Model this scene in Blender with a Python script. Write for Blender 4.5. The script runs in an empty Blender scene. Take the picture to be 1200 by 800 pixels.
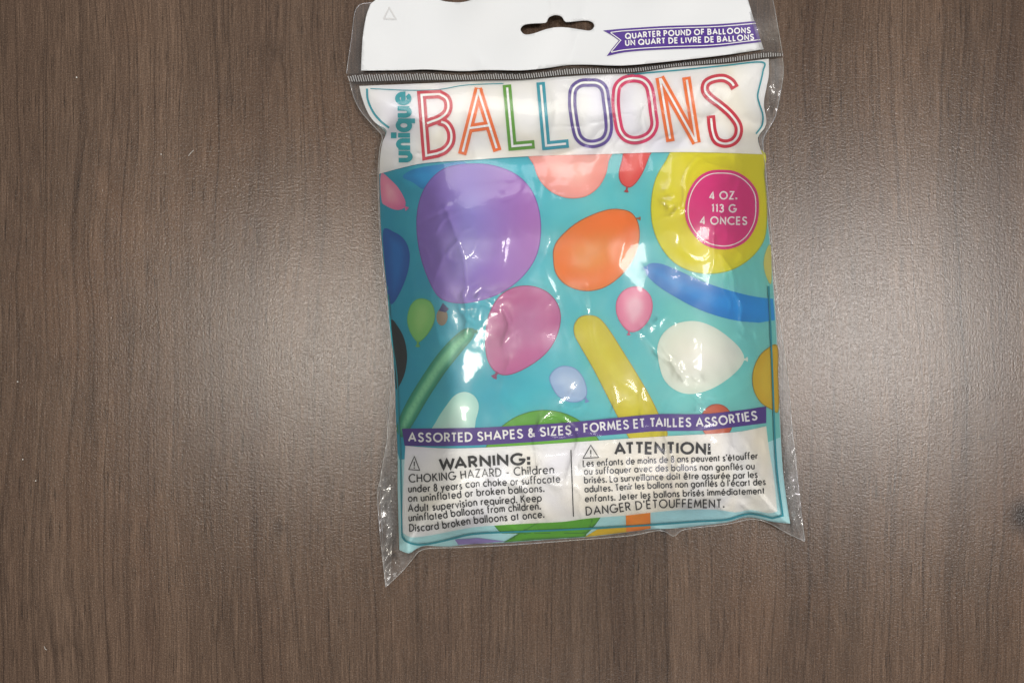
import bpy, bmesh, math, random
import numpy as np
from mathutils import Vector, noise
random.seed(7)
SC = bpy.context.scene
COL = SC.collection

# ------------------------------------------------------------------ camera, light, exposure
S = 1.0 / 3000.0          # metres on the table per plan unit (plan: 1200 x 800, origin top left, y down)
D = 0.30                  # height of the phone above the table
cam_data = bpy.data.cameras.new('camera')
cam_data.sensor_width = 36.0
cam_data.lens = 36.0 * D / (1200 * S)
cam_data.clip_start = 0.01
cam_data.clip_end = 50.0
cam = bpy.data.objects.new('camera', cam_data)
cam.location = (0, 0, D)
COL.objects.link(cam)
SC.camera = cam

world = bpy.data.worlds.new('World')
SC.world = world
world.use_nodes = True
wbg = world.node_tree.nodes['Background']
wbg.inputs['Color'].default_value = (0.97, 0.985, 1.0, 1)
wbg.inputs['Strength'].default_value = 0.13

def area_lamp(name, loc, size, energy, color, aim=(0, 0, 0)):
    l = bpy.data.lights.new(name, 'AREA')
    l.shape = 'RECTANGLE'
    l.size, l.size_y = size
    l.energy = energy
    l.color = color
    o = bpy.data.objects.new(name, l)
    o.location = loc
    d = Vector(aim) - Vector(loc)
    o.rotation_euler = d.to_track_quat('-Z', 'Y').to_euler()
    COL.objects.link(o)
    return o
K = (D + 2.0) / D         # a lamp 2 m up mirrors in the table at 1/K of its offset
area_lamp('ceiling_or_fill_lamp', (-0.064 * K, -0.001 * K, 2.0), (0.22, 0.34), 12.0, (1.0, 0.95, 0.86))
area_lamp('ceiling_or_fill_lamp', (0.132 * K, 0.002 * K, 2.0), (0.55, 0.45), 20.0, (1.0, 0.965, 0.92))
area_lamp('top_fill_lamp', (-0.35, 2.5, 1.7), (1.5, 1.2), 26.0, (1.0, 0.99, 0.98))  # added fill with no known window, lifts the upper side of the table
area_lamp('ceiling_or_fill_lamp', (0.25, -2.0, 1.9), (0.9, 0.6), 13.0, (1.0, 0.985, 0.97))  # added fill lamp from the near side, brightens the warning panel
SC.view_settings.view_transform = 'Standard'
SC.view_settings.look = 'None'
SC.view_settings.exposure = 0.06
SC.view_settings.gamma = 1.0

# ------------------------------------------------------------------ plan curves
def smooth(pts, n=6, closed=False):
    p = [Vector((a[0], a[1])) for a in pts]
    m = len(p)
    out = []
    for i in range(m if closed else m - 1):
        if closed:
            a, b, c, d = p[(i - 1) % m], p[i], p[(i + 1) % m], p[(i + 2) % m]
        else:
            b, c = p[i], p[i + 1]
            a = p[i - 1] if i > 0 else b * 2 - c
            d = p[i + 2] if i + 2 < m else c * 2 - b
        for k in range(n):
            t = k / n
            v = 0.5 * ((2 * b) + (c - a) * t + (2 * a - 5 * b + 4 * c - d) * t * t + (3 * b - a - 3 * c + d) * t ** 3)
            out.append((v.x, v.y))
    if not closed:
        out.append((p[-1].x, p[-1].y))
    return out

def resample(pts, n):
    a = np.array(pts, float)
    seg = np.hypot(*(a[1:] - a[:-1]).T)
    t = np.concatenate([[0], np.cumsum(seg)])
    u = np.linspace(0, t[-1], n)
    return np.stack([np.interp(u, t, a[:, 0]), np.interp(u, t, a[:, 1])], 1)

def ellipse(cx, cy, rx, ry, rot=0.0, n=56, power=1.0):
    c, s = math.cos(rot), math.sin(rot)
    out = []
    for k in range(n):
        a = 2 * math.pi * k / n
        x, y = rx * math.cos(a), ry * math.sin(a)
        out.append((cx + c * x - s * y, cy + s * x + c * y))
    return out

# outline of the printed panel, four sides
P_TOP = smooth([(421, 101), (470, 99), (520, 97), (560, 95), (610, 94), (660, 90), (710, 87), (745, 86), (790, 79), (850, 75), (901, 69)], 5)
P_RIGHT = smooth([(901, 69), (901, 88), (898, 104), (895, 122), (898, 140), (896, 150), (888, 162), (893, 182), (897, 215), (899, 250), (903, 290),
                  (906, 330), (909, 370), (911, 410), (912, 450), (914, 490), (916, 530), (919, 565), (926, 613)], 5)
P_BOT = smooth([(468, 644), (479, 648), (489, 642), (500, 639), (525, 640), (555, 637), (600, 635), (640, 632), (688, 629), (730, 624), (762, 620),
                (800, 618), (850, 612), (868, 607), (882, 606), (905, 611), (926, 613)], 5)
P_LEFT = smooth([(421, 101), (424, 114), (431, 132), (440, 144), (453, 153), (448, 168), (445, 190), (445, 220), (446, 260), (449, 300), (454, 345),
                 (458, 385), (461, 420), (463, 455), (464, 490), (466, 530), (466, 570), (467, 610), (468, 644)], 5)
PANEL = P_TOP + P_RIGHT[1:] + P_BOT[::-1][1:] + P_LEFT[::-1][1:-1]

# outline of the clear pouch film below the heat seal
F_TOP = smooth([(410, 97), (470, 99), (560, 97), (660, 92), (760, 85), (850, 76), (917, 68)], 5)
F_RIGHT = smooth([(917, 68), (918, 86), (914, 112), (908, 138), (897, 157), (894, 168), (897, 195), (901, 240), (905, 290), (910, 340), (914, 380), (920, 420),
                  (925, 460), (928, 500), (932, 535), (936, 575), (943, 634)], 5)
F_BOT = smooth([(452, 687), (462, 678), (474, 666), (484, 654), (497, 643), (540, 641), (600, 638), (680, 632), (740, 627), (774, 621), (790, 628), (802, 620),
                (850, 614), (880, 608), (900, 612), (922, 624), (943, 634)], 5)
F_LEFT = smooth([(410, 97), (415, 115), (424, 132), (438, 148), (448, 160), (445, 175), (443, 205), (444, 245), (446, 285), (450, 325), (454, 360),
                 (457, 395), (459, 425), (458, 455), (455, 485), (453, 520), (446, 560), (447, 600), (449, 650), (452, 687)], 5)

# ------------------------------------------------------------------ height fields over the plan
GX0, GY0, GSTEP = 396.0, 56.0, 2.0
NX, NY = 280, 322
gx = GX0 + GSTEP * np.arange(NX)
gy = GY0 + GSTEP * np.arange(NY)
XX, YY = np.meshgrid(gx, gy)

def seg_dist(px, py, loop, closed=True):
    a = np.array(loop, float)
    b = np.roll(a, -1, 0) if closed else a[1:]
    if not closed:
        a = a[:-1]
    best = np.full(px.shape, 1e9)
    for (x0, y0), (x1, y1) in zip(a, b):
        dx, dy = x1 - x0, y1 - y0
        L = dx * dx + dy * dy + 1e-9
        t = np.clip(((px - x0) * dx + (py - y0) * dy) / L, 0, 1)
        best = np.minimum(best, (px - x0 - t * dx) ** 2 + (py - y0 - t * dy) ** 2)
    return np.sqrt(best)

def inside(px, py, loop):
    a = np.array(loop, float)
    res = np.zeros(px.shape, bool)
    j = len(a) - 1
    for i in range(len(a)):
        (xi, yi), (xj, yj) = a[i], a[j]
        if yi != yj:
            res ^= ((yi > py) != (yj > py)) & (px < (xj - xi) * (py - yi) / (yj - yi) + xi)
        j = i
    return res

def nfield(scale, seed, sx=1.0, sy=1.0, ridged=False):
    out = np.empty(XX.shape)
    for j in range(NY):
        y = gy[j]
        for i in range(NX):
            v = noise.noise((gx[i] / scale * sx + seed, y / scale * sy - seed * 0.7, seed * 1.3))
            out[j, i] = 1 - abs(v) * 2.2 if ridged else v
    return out

sm = lambda t: np.clip(t, 0, 1) ** 2 * (3 - 2 * np.clip(t, 0, 1))
dist = seg_dist(XX, YY, PANEL)
ins = inside(XX, YY, PANEL)
sd = np.where(ins, dist, 0)
prof = 1 - (1 - np.minimum(sd / 105.0, 1)) ** 2.3
topramp = np.clip((YY - (104 - (XX - 421) * 0.065)) / 120.0, 0, 1)
topramp = topramp * topramp * (3 - 2 * topramp)
botramp = sm((660 - (XX - 468) * 0.075 - YY) / 170.0)
EDGE_Z = 0.0024 + 0.0070 * sm((YY - 120) / 170) * sm((700 - YY) / 150)
H = EDGE_Z + 0.0150 * prof * (0.14 + 0.86 * topramp) * (0.55 + 0.45 * botramp)
amp = np.clip(sd / 30.0, 0, 1)
H += amp * (0.0016 * nfield(95, 3.1) + 0.0005 * nfield(42, 9.7) + 0.00010 * nfield(17, 5.5))
# the loose balloons inside push soft lumps against the panel
for (lx, ly, lr, lh) in [(560, 275, 70, .0016), (700, 290, 60, .001), (840, 245, 60, .0016), (615, 390, 48, .0012), (815, 420, 55, .0014), (720, 440, 40, .0009), (520, 560, 60, .0010), (800, 560, 70, .0010)]:
    H += 1.6 * amp * lh * np.exp(-((XX - lx) ** 2 + (YY - ly) ** 2) / (lr * lr))

def ridge(F, pts, h, w):
    h *= 0.45
    w *= 1.3
    d = seg_dist(XX, YY, smooth(pts, 5), closed=False)
    F += h * np.exp(-d / w)

Hf = np.where(ins, H + 0.0010, 0.0010 + EDGE_Z * np.exp(-dist / 14.0))
r1 = np.clip(nfield(60, 21.3, 1.0, 0.8, True), 0, 1) ** 7
r2 = np.clip(nfield(34, 33.9, 0.7, 1.2, True), 0, 1) ** 8
patch = np.clip(nfield(120, 14.2) * 2.2 + 0.35, 0, 1)
Hf += np.where(ins, amp, 0.55) * patch * (0.00050 * r1 ** 1.5 + 0.00026 * r2)
fine = nfield(15, 41.7)
fold = np.clip(nfield(19, 52.3, 1.0, 0.7, True), 0, 1) ** 4
def crumple(cx, cy, rx, ry, h, ang=0.0):
    c, s_ = math.cos(ang), math.sin(ang)
    u, v = (XX - cx) * c + (YY - cy) * s_, -(XX - cx) * s_ + (YY - cy) * c
    return h * np.exp(-(u / rx) ** 2 - (v / ry) ** 2)
W_ = 0
for a_ in [(553, 365, 14, 26, .9), (582, 350, 20, 10, .8), (604, 380, 14, 24, .6), (786, 232, 10, 14, .8), (850, 272, 30, 9, .3, .2), (868, 345, 16, 46, .8, -.3), (884, 396, 22, 12, .7), (806, 432, 34, 16, .9, .6),
           (870, 176, 22, 16, .8), (484, 182, 14, 16, .9), (640, 225, 30, 30, .25), (770, 380, 14, 14, .6), (850, 520, 40, 14, .5), (885, 560, 30, 30, .5), (700, 545, 26, 8, .5), (500, 420, 30, 40, .25), (480, 245, 30, 10, .4)]:
    W_ = W_ + crumple(*a_)
Hf += np.where(ins, amp, 0) * np.clip(W_, 0, 1) * (0.00062 * fold + 0.00034 * fine + 0.00034)
Hf += np.where(ins, 0, np.clip(dist / 6, 0, 1)) * (0.00045 * (fine + .6) + 0.0007 * fold + 0.00022 * nfield(8, 77.7))
CREASES = [
    ([(522, 240), (544, 300), (549, 345)], .0006, 3), ([(604, 345), (640, 300), (650, 262)], .0005, 3), ([(690, 335), (702, 420), (758, 470)], .0005, 3), ([(736, 378), (755, 394), (771, 412)], .0006, 2.4),
    ([(822, 400), (823, 440), (820, 478)], .0006, 2.4), ([(768, 486), (790, 456), (804, 440)], .0005, 3), ([(640, 180), (652, 130), (644, 95)], .0007, 3.4), ([(560, 185), (548, 140), (556, 104)], .0006, 3.4),
    ([(700, 180), (722, 140), (716, 100)], .0007, 3.4), ([(745, 176), (770, 140), (765, 96)], .0006, 3), ([(820, 176), (812, 130), (826, 90)], .0007, 3), ([(516, 186), (522, 150), (512, 110)], .0006, 3),
    ([(600, 420), (585, 470), (600, 500)], .0005, 3), ([(690, 430), (660, 480), (668, 500)], .0005, 3), ([(520, 300), (505, 345), (515, 400)], .0005, 3), ([(480, 300), (486, 360), (478, 420)], .0005, 3),
    ([(720, 210), (735, 260), (725, 310)], .0005, 3), ([(585, 540), (560, 580), (570, 610)], .0005, 3.4), ([(640, 530), (628, 570), (640, 605)], .0005, 3.4), ([(745, 520), (738, 560), (750, 600)], .0006, 3), ([(800, 530), (790, 565), (805, 592)], .0006, 3),
    ([(488, 262), (505, 252), (527, 241)], .0007, 1.6), ([(588, 233), (606, 226), (611, 216)], .0006, 1.5), ([(590, 222), (598, 240), (596, 268)], .0003, 3),
    ([(545, 345), (549, 365), (547, 392)], .0009, 1.8), ([(552, 352), (566, 346), (578, 352), (590, 348)], .0010, 2.2), ([(556, 370), (562, 356), (580, 362)], .0009, 2),
    ([(590, 362), (598, 380), (592, 402), (604, 388)], .0009, 2), ([(783, 222), (792, 232), (796, 245), (790, 252)], .0009, 2), ([(778, 236), (788, 240)], .0008, 2),
    ([(852, 254), (862, 256), (874, 254)], .0004, 1.8), ([(838, 274), (848, 270), (880, 268)], .0005, 1.8),
    ([(845, 300), (858, 318), (862, 345), (872, 360), (868, 378), (890, 392)], .0011, 2), ([(878, 288), (884, 310), (890, 345)], .0009, 2), ([(866, 392), (880, 400), (896, 392)], .0009, 2),
    ([(858, 318), (866, 305), (878, 302)], .0008, 2), ([(770, 412), (792, 428), (806, 445), (820, 440)], .0011, 2), ([(815, 435), (822, 448), (816, 452)], .0010, 2),
    ([(800, 380), (812, 395)], .0008, 2.5), ([(774, 375), (782, 370), (790, 378)], .0007, 2), ([(862, 172), (866, 188), (876, 194), (893, 190)], .0009, 2),
    ([(826, 160), (832, 172), (850, 170)], .0006, 2), ([(483, 172), (488, 180), (484, 195)], .0011, 2.5), ([(457, 205), (462, 192)], .0009, 2),
    ([(505, 470), (520, 478)], .0005, 2), ([(600, 465), (610, 475)], .0005, 2), ([(820, 480), (828, 490)], .0008, 2), ([(850, 505), (855, 518), (852, 530)], .0007, 2),
    ([(895, 510), (898, 530)], .0008, 2), ([(866, 545), (882, 556), (905, 560)], .0006, 2.4), ([(870, 590), (884, 600), (905, 596)], .0007, 2),
    ([(683, 545), (705, 543), (718, 538)], .0008, 2.5), ([(838, 590), (850, 598)], .0007, 2),
    ([(447, 590), (449, 640), (453, 684)], .0016, 2.0), ([(443, 572), (447, 610)], .0012, 2), ([(455, 560), (454, 610), (456, 660)], .0010, 2.5), ([(458, 680), (470, 655), (480, 646)], .0008, 2),
    ([(925, 500), (927, 540), (932, 590), (940, 628)], .0012, 2.4), ([(931, 512), (924, 535), (934, 560), (926, 590), (936, 612)], .0014, 2.4), ([(917, 545), (922, 590), (930, 620)], .0009, 2),
    ([(453, 480), (450, 530), (446, 560)], .0010, 2), ([(458, 420), (457, 450)], .0010, 2), ([(425, 122), (436, 140), (450, 152)], .0012, 2), ([(414, 92), (428, 126), (445, 148)], .0008, 1.5),
    ([(905, 140), (896, 150), (888, 166)], .0012, 2), ([(908, 95), (906, 118), (900, 128)], .0009, 2), ([(770, 620), (782, 622), (793, 626)], .0010, 1.8)]
for c in CREASES:
    ridge(Hf, *c)

def sample(F, x, y):
    u = np.clip((np.asarray(x, float) - GX0) / GSTEP, 0, NX - 1.001)
    v = np.clip((np.asarray(y, float) - GY0) / GSTEP, 0, NY - 1.001)
    i, j = u.astype(int), v.astype(int)
    a, b = u - i, v - j
    return (F[j, i] * (1 - a) + F[j, i + 1] * a) * (1 - b) + (F[j + 1, i] * (1 - a) + F[j + 1, i + 1] * a) * b

FLAPF = np.where(ins, 0.0, np.clip(dist / 4.0, 0, 1))

def Hcard(x, y):          # the header card: a slack sheet a few millimetres above the table
    x, y = np.asarray(x, float), np.asarray(y, float)
    return 0.0036 + 0.0014 * np.sin(x / 31.0 + 1.0) * (1 - np.clip((y - 40) / 60, 0, 1) * .5) + 0.0007 * np.sin(x / 17.0 + y / 24.0) + 0.0007 * np.sin(x / 43.0 - y / 19.0) + 0.0016 * np.exp(-np.abs(x - 648) / 6.0) * np.clip((24 - y) / 30, 0, 1) + 0.0008 * np.exp(-np.abs(x - 560 - (y - 70) * .8) / 8.0) * np.clip((y - 50) / 25, 0, 1) - 0.0010 * np.exp(-np.abs(x - 690 + y * .3) / 9.0) \
        - 0.0009 * np.exp(-((x - 535) / 40.0) ** 2) + 0.0007 * np.exp(-((x - 835) / 45.0) ** 2)

def at(x, y, z):
    x, y, z = np.asarray(x, float), np.asarray(y, float), np.asarray(z, float)
    f = 1 - z / D
    return np.stack([(x - 600) * S * f, (400 - y) * S * f, z + 0 * x], -1)

EPS = 0.00011
def on_panel(x, y, layer):
    return at(x, y, sample(H, x, y) + layer * EPS)
def on_card(x, y, layer):
    return at(x, y, Hcard(x, y) + layer * EPS)
def on_table(x, y, layer):
    return at(x, y, 0 * np.asarray(x, float) + layer * EPS)

# ------------------------------------------------------------------ node helpers
def new_mat(name):
    m = bpy.data.materials.new(name)
    m.use_nodes = True
    nt = m.node_tree
    return m, nt, nt.nodes['Principled BSDF']

def N(nt, kind, **kw):
    n = nt.nodes.new(kind)
    for k, v in kw.items():
        if k in n.inputs:
            n.inputs[k].default_value = v
        else:
            setattr(n, k, v)
    return n

def lin(r, g, b):
    f = lambda c: (c / 255 / 12.92) if c / 255 <= 0.04045 else ((c / 255 + 0.055) / 1.055) ** 2.4
    return (f(r), f(g), f(b), 1)

def mixc(nt, a, b, fac, mode='MIX'):
    n = nt.nodes.new('ShaderNodeMix')
    n.data_type = 'RGBA'
    n.blend_type = mode
    for sock, v in ((n.inputs[0], fac), (n.inputs[6], a), (n.inputs[7], b)):
        if isinstance(v, bpy.types.NodeSocket):
            nt.links.new(v, sock)
        else:
            sock.default_value = v
    return n.outputs[2]

def math_n(nt, op, a, b=0.0, clamp=False):
    n = nt.nodes.new('ShaderNodeMath')
    n.operation = op
    n.use_clamp = clamp
    for k, v in ((0, a), (1, b)):
        if isinstance(v, bpy.types.NodeSocket):
            nt.links.new(v, n.inputs[k])
        else:
            n.inputs[k].default_value = v
    return n.outputs[0]

def ramp(nt, fac, stops, interp='LINEAR'):
    r = nt.nodes.new('ShaderNodeValToRGB')
    r.color_ramp.interpolation = interp
    e = r.color_ramp.elements
    while len(e) < len(stops):
        e.new(0.5)
    for k, (p, c) in enumerate(stops):
        e[k].position = p
        e[k].color = c
    nt.links.new(fac, r.inputs[0])
    return r.outputs[0]

def noise_n(nt, vec, scale, detail=2.0, rough=0.5, dist=0.0, dims='3D'):
    n = nt.nodes.new('ShaderNodeTexNoise')
    n.noise_dimensions = dims
    n.inputs['Scale'].default_value = scale
    n.inputs['Detail'].default_value = detail
    n.inputs['Roughness'].default_value = rough
    n.inputs['Distortion'].default_value = dist
    if vec is not None:
        nt.links.new(vec, n.inputs['Vector'])
    return n.outputs['Fac']

def mapping(nt, vec, scale=(1, 1, 1), loc=(0, 0, 0)):
    n = nt.nodes.new('ShaderNodeMapping')
    n.inputs['Scale'].default_value = scale
    n.inputs['Location'].default_value = loc
    nt.links.new(vec, n.inputs['Vector'])
    return n.outputs['Vector']

def g(v):
    return (v, v, v, 1)

# ------------------------------------------------------------------ materials
def print_mat(name, rgb, rough=0.45, vary=0.06, scale=60):
    m, nt, b = new_mat(name)
    tc = nt.nodes.new('ShaderNodeTexCoord')
    f = noise_n(nt, tc.outputs['Object'], scale, 3)
    c = lin(*rgb)
    lo = tuple(x * (1 - vary) for x in c[:3]) + (1,)
    hi = tuple(min(1, x * (1 + vary)) for x in c[:3]) + (1,)
    nt.links.new(mixc(nt, lo, hi, f), b.inputs['Base Color'])
    b.inputs['Roughness'].default_value = rough
    return m

def balloon_mat(name, rim, core, outline=None, tint=None):
    """printed balloon: rim colour, paler heart, thin darker key line"""
    m, nt, b = new_mat(name)
    a1 = N(nt, 'ShaderNodeAttribute', attribute_name='edge')
    a2 = N(nt, 'ShaderNodeAttribute', attribute_name='depth')
    a3 = N(nt, 'ShaderNodeAttribute', attribute_name='across')
    tc = nt.nodes.new('ShaderNodeTexCoord')
    nz = noise_n(nt, tc.outputs['Object'], 75, 3, 0.6)
    d = math_n(nt, 'ADD', a2.outputs['Fac'], math_n(nt, 'MULTIPLY', math_n(nt, 'SUBTRACT', nz, 0.5), 0.5))
    col = ramp(nt, d, [(0.0, lin(*rim)), (0.38, lin(*[(r * .65 + c * .35) for r, c in zip(rim, core)])), (0.8, lin(*core))])
    if tint:
        f = ramp(nt, a3.outputs['Fac'], [(0.45, g(0)), (1.0, g(1))])
        col = mixc(nt, col, lin(*tint), f)
    if outline:
        f = ramp(nt, a1.outputs['Fac'], [(0.05, g(1)), (0.14, g(0))])
        col = mixc(nt, col, lin(*outline), f)
    nt.links.new(col, b.inputs['Base Color'])
    b.inputs['Roughness'].default_value = 0.4
    return m

def wood_material():
    m, nt, b = new_mat('walnut_laminate')
    tc = nt.nodes.new('ShaderNodeTexCoord')
    obj = tc.outputs['Object']
    # gentle sideways wander of the grain along its length
    warp = noise_n(nt, mapping(nt, obj, (5, 3.2, 1), (3.3, 1.2, 0)), 2.4, 2)
    warp2 = noise_n(nt, mapping(nt, obj, (26, 4.5, 1), (8.1, 0, 0)), 1.0, 1)
    sep = nt.nodes.new('ShaderNodeSeparateXYZ')
    nt.links.new(obj, sep.inputs[0])
    x = math_n(nt, 'ADD', sep.outputs[0], math_n(nt, 'MULTIPLY', math_n(nt, 'SUBTRACT', warp, 0.5), 0.018))
    x = math_n(nt, 'ADD', x, math_n(nt, 'MULTIPLY', math_n(nt, 'SUBTRACT', warp2, 0.5), 0.010))
    def comb(xs, sx, sy):
        c = nt.nodes.new('ShaderNodeCombineXYZ')
        nt.links.new(math_n(nt, 'MULTIPLY', xs, sx), c.inputs[0])
        nt.links.new(math_n(nt, 'MULTIPLY', sep.outputs[1], sy), c.inputs[1])
        return c.outputs[0]
    broad = noise_n(nt, comb(x, 55, 1.6), 1.0, 3, 0.55)
    mid = noise_n(nt, comb(x, 620, 7), 1.0, 5, 0.7)
    fine = noise_n(nt, comb(sep.outputs[0], 2100, 60), 1.0, 3, 0.7)
    pores = noise_n(nt, comb(sep.outputs[0], 1100, 60), 1.0, 2, 0.5)
    blot = noise_n(nt, mapping(nt, obj, (14, 9, 1)), 1.0, 4, 0.6)
    col = ramp(nt, broad, [(0.30, lin(94, 73, 60)), (0.5, lin(106, 85, 70)), (0.72, lin(117, 95, 79))])
    col = mixc(nt, col, lin(72, 56, 46), ramp(nt, mid, [(0.36, g(0.32)), (0.52, g(0.0))]))
    col = mixc(nt, col, lin(128, 103, 83), ramp(nt, mid, [(0.53, g(0.0)), (0.72, g(0.30))]))
    # growth lines: thin contours of a field stretched along the board, so they run straight and now and then close in an arch
    for sx, sy, off, wd, st in ((40, 2.2, 0.0, 0.004, .6), (95, 1.2, 5.3, 0.006, .35)):
        c = nt.nodes.new('ShaderNodeCombineXYZ')
        nt.links.new(math_n(nt, 'MULTIPLY', x, sx), c.inputs[0])
        nt.links.new(math_n(nt, 'MULTIPLY', sep.outputs[1], sy), c.inputs[1])
        c.inputs[2].default_value = off
        f = noise_n(nt, c.outputs[0], 1.0, 1.5, 0.4)
        f = math_n(nt, 'FRACT', math_n(nt, 'MULTIPLY', f, 7.0))
        f = math_n(nt, 'ABSOLUTE', math_n(nt, 'SUBTRACT', f, 0.5))
        ln = ramp(nt, f, [(0.0, g(st)), (wd * 7, g(st * .35)), (wd * 16, g(0.0))])
        ln = mixc(nt, g(0), ln, ramp(nt, mid, [(0.40, g(1)), (0.62, g(0.15))]))
        col = mixc(nt, col, lin(48, 35, 28), ln)
    col = mixc(nt, col, lin(70, 55, 45), ramp(nt, fine, [(0.40, g(0.5)), (0.54, g(0.0))]))
    col = mixc(nt, col, lin(142, 117, 98), ramp(nt, fine, [(0.55, g(0.0)), (0.68, g(0.5))]))
    col = mixc(nt, col, lin(40, 30, 24), ramp(nt, pores, [(0.28, g(0.8)), (0.36, g(0.0))]))
    col = mixc(nt, col, lin(126, 94, 72), ramp(nt, blot, [(0.52, g(0.0)), (0.75, g(0.45))]))
    # long hair-fine dark lines, unevenly spaced, each fading in and out along the board
    for sc_, wd, st, off in ((62.0, 0.018, .75, 0.13), (150.0, 0.042, .55, 0.77), (290.0, 0.07, .38, 0.41)):
        ve = nt.nodes.new('ShaderNodeTexVoronoi')
        ve.voronoi_dimensions = '1D'
        ve.feature = 'DISTANCE_TO_EDGE'
        ve.inputs['Scale'].default_value = sc_
        nt.links.new(math_n(nt, 'ADD', x, off), ve.inputs['W'])
        ln = ramp(nt, ve.outputs['Distance'], [(0.0, g(st)), (wd * .6, g(st * .7)), (wd * 1.6, g(0.0))])
        fade = noise_n(nt, comb(math_n(nt, 'ADD', x, off), sc_ * 1.2, 9), 1.0, 2, 0.5)
        ln = mixc(nt, g(0), ln, ramp(nt, fade, [(0.36, g(0.1)), (0.62, g(1))]))
        col = mixc(nt, col, lin(50, 37, 30), ln)
    spk = noise_n(nt, obj, 1900, 2, 0.7)
    col = mixc(nt, col, lin(60, 46, 37), ramp(nt, spk, [(0.36, g(0.5)), (0.5, g(0.0))]))
    col = mixc(nt, col, lin(150, 126, 106), ramp(nt, spk, [(0.56, g(0.0)), (0.72, g(0.5))]))
    # plank-wide staves with their own tone
    vor = nt.nodes.new('ShaderNodeTexVoronoi')
    vor.voronoi_dimensions = '1D'
    vor.inputs['Scale'].default_value = 30.0
    nt.links.new(math_n(nt, 'ADD', x, 0.371), vor.inputs['W'])
    sp = nt.nodes.new('ShaderNodeSeparateColor')
    nt.links.new(vor.outputs['Color'], sp.inputs[0])
    col = mixc(nt, col, ramp(nt, sp.outputs[0], [(0.0, g(0.70)), (1.0, g(1.04))]), 0.95, 'MULTIPLY')
    # small dark oval marks on the tabletop
    for kx, ky, rx, ry, st in [(1200, 604, 26, 30, 1.0), (1150, 513, 4, 5, .6), (328, 618, 9, 14, .45), (310, 25, 0.1, 0.1, 0)]:
        wx, wy = (kx - 600) * S, (400 - ky) * S
        dx = math_n(nt, 'DIVIDE', math_n(nt, 'SUBTRACT', sep.outputs[0], wx), rx * S)
        dy = math_n(nt, 'DIVIDE', math_n(nt, 'SUBTRACT', sep.outputs[1], wy), ry * S)
        r = math_n(nt, 'SQRT', math_n(nt, 'ADD', math_n(nt, 'MULTIPLY', dx, dx), math_n(nt, 'MULTIPLY', dy, dy)))
        r = math_n(nt, 'ADD', r, math_n(nt, 'MULTIPLY', math_n(nt, 'SUBTRACT', mid, 0.5), 0.4))
        col = mixc(nt, col, lin(45, 33, 27), ramp(nt, r, [(0.25, g(st)), (1.0, g(0))]))
    nt.links.new(col, b.inputs['Base Color'])
    # pebbled laminate skin: breaks the lamp's mirror image into sparkle
    peb = noise_n(nt, obj, 1700, 2, 0.6)
    peb2 = noise_n(nt, obj, 900, 1, 0.5)
    hgt = math_n(nt, 'ADD', math_n(nt, 'MULTIPLY', peb, 0.9), math_n(nt, 'MULTIPLY', peb2, 0.6))
    hgt = math_n(nt, 'ADD', hgt, math_n(nt, 'MULTIPLY', fine, 0.35))
    bump = nt.nodes.new('ShaderNodeBump')
    bump.inputs['Strength'].default_value = 0.52
    bump.inputs['Distance'].default_value = 0.00016
    nt.links.new(hgt, bump.inputs['Height'])
    nt.links.new(bump.outputs[0], b.inputs['Normal'])
    rr = ramp(nt, peb2, [(0.3, g(0.22)), (0.7, g(0.29))])
    nt.links.new(rr, b.inputs['Roughness'])
    b.inputs['Specular IOR Level'].default_value = 0.56
    return m

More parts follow.
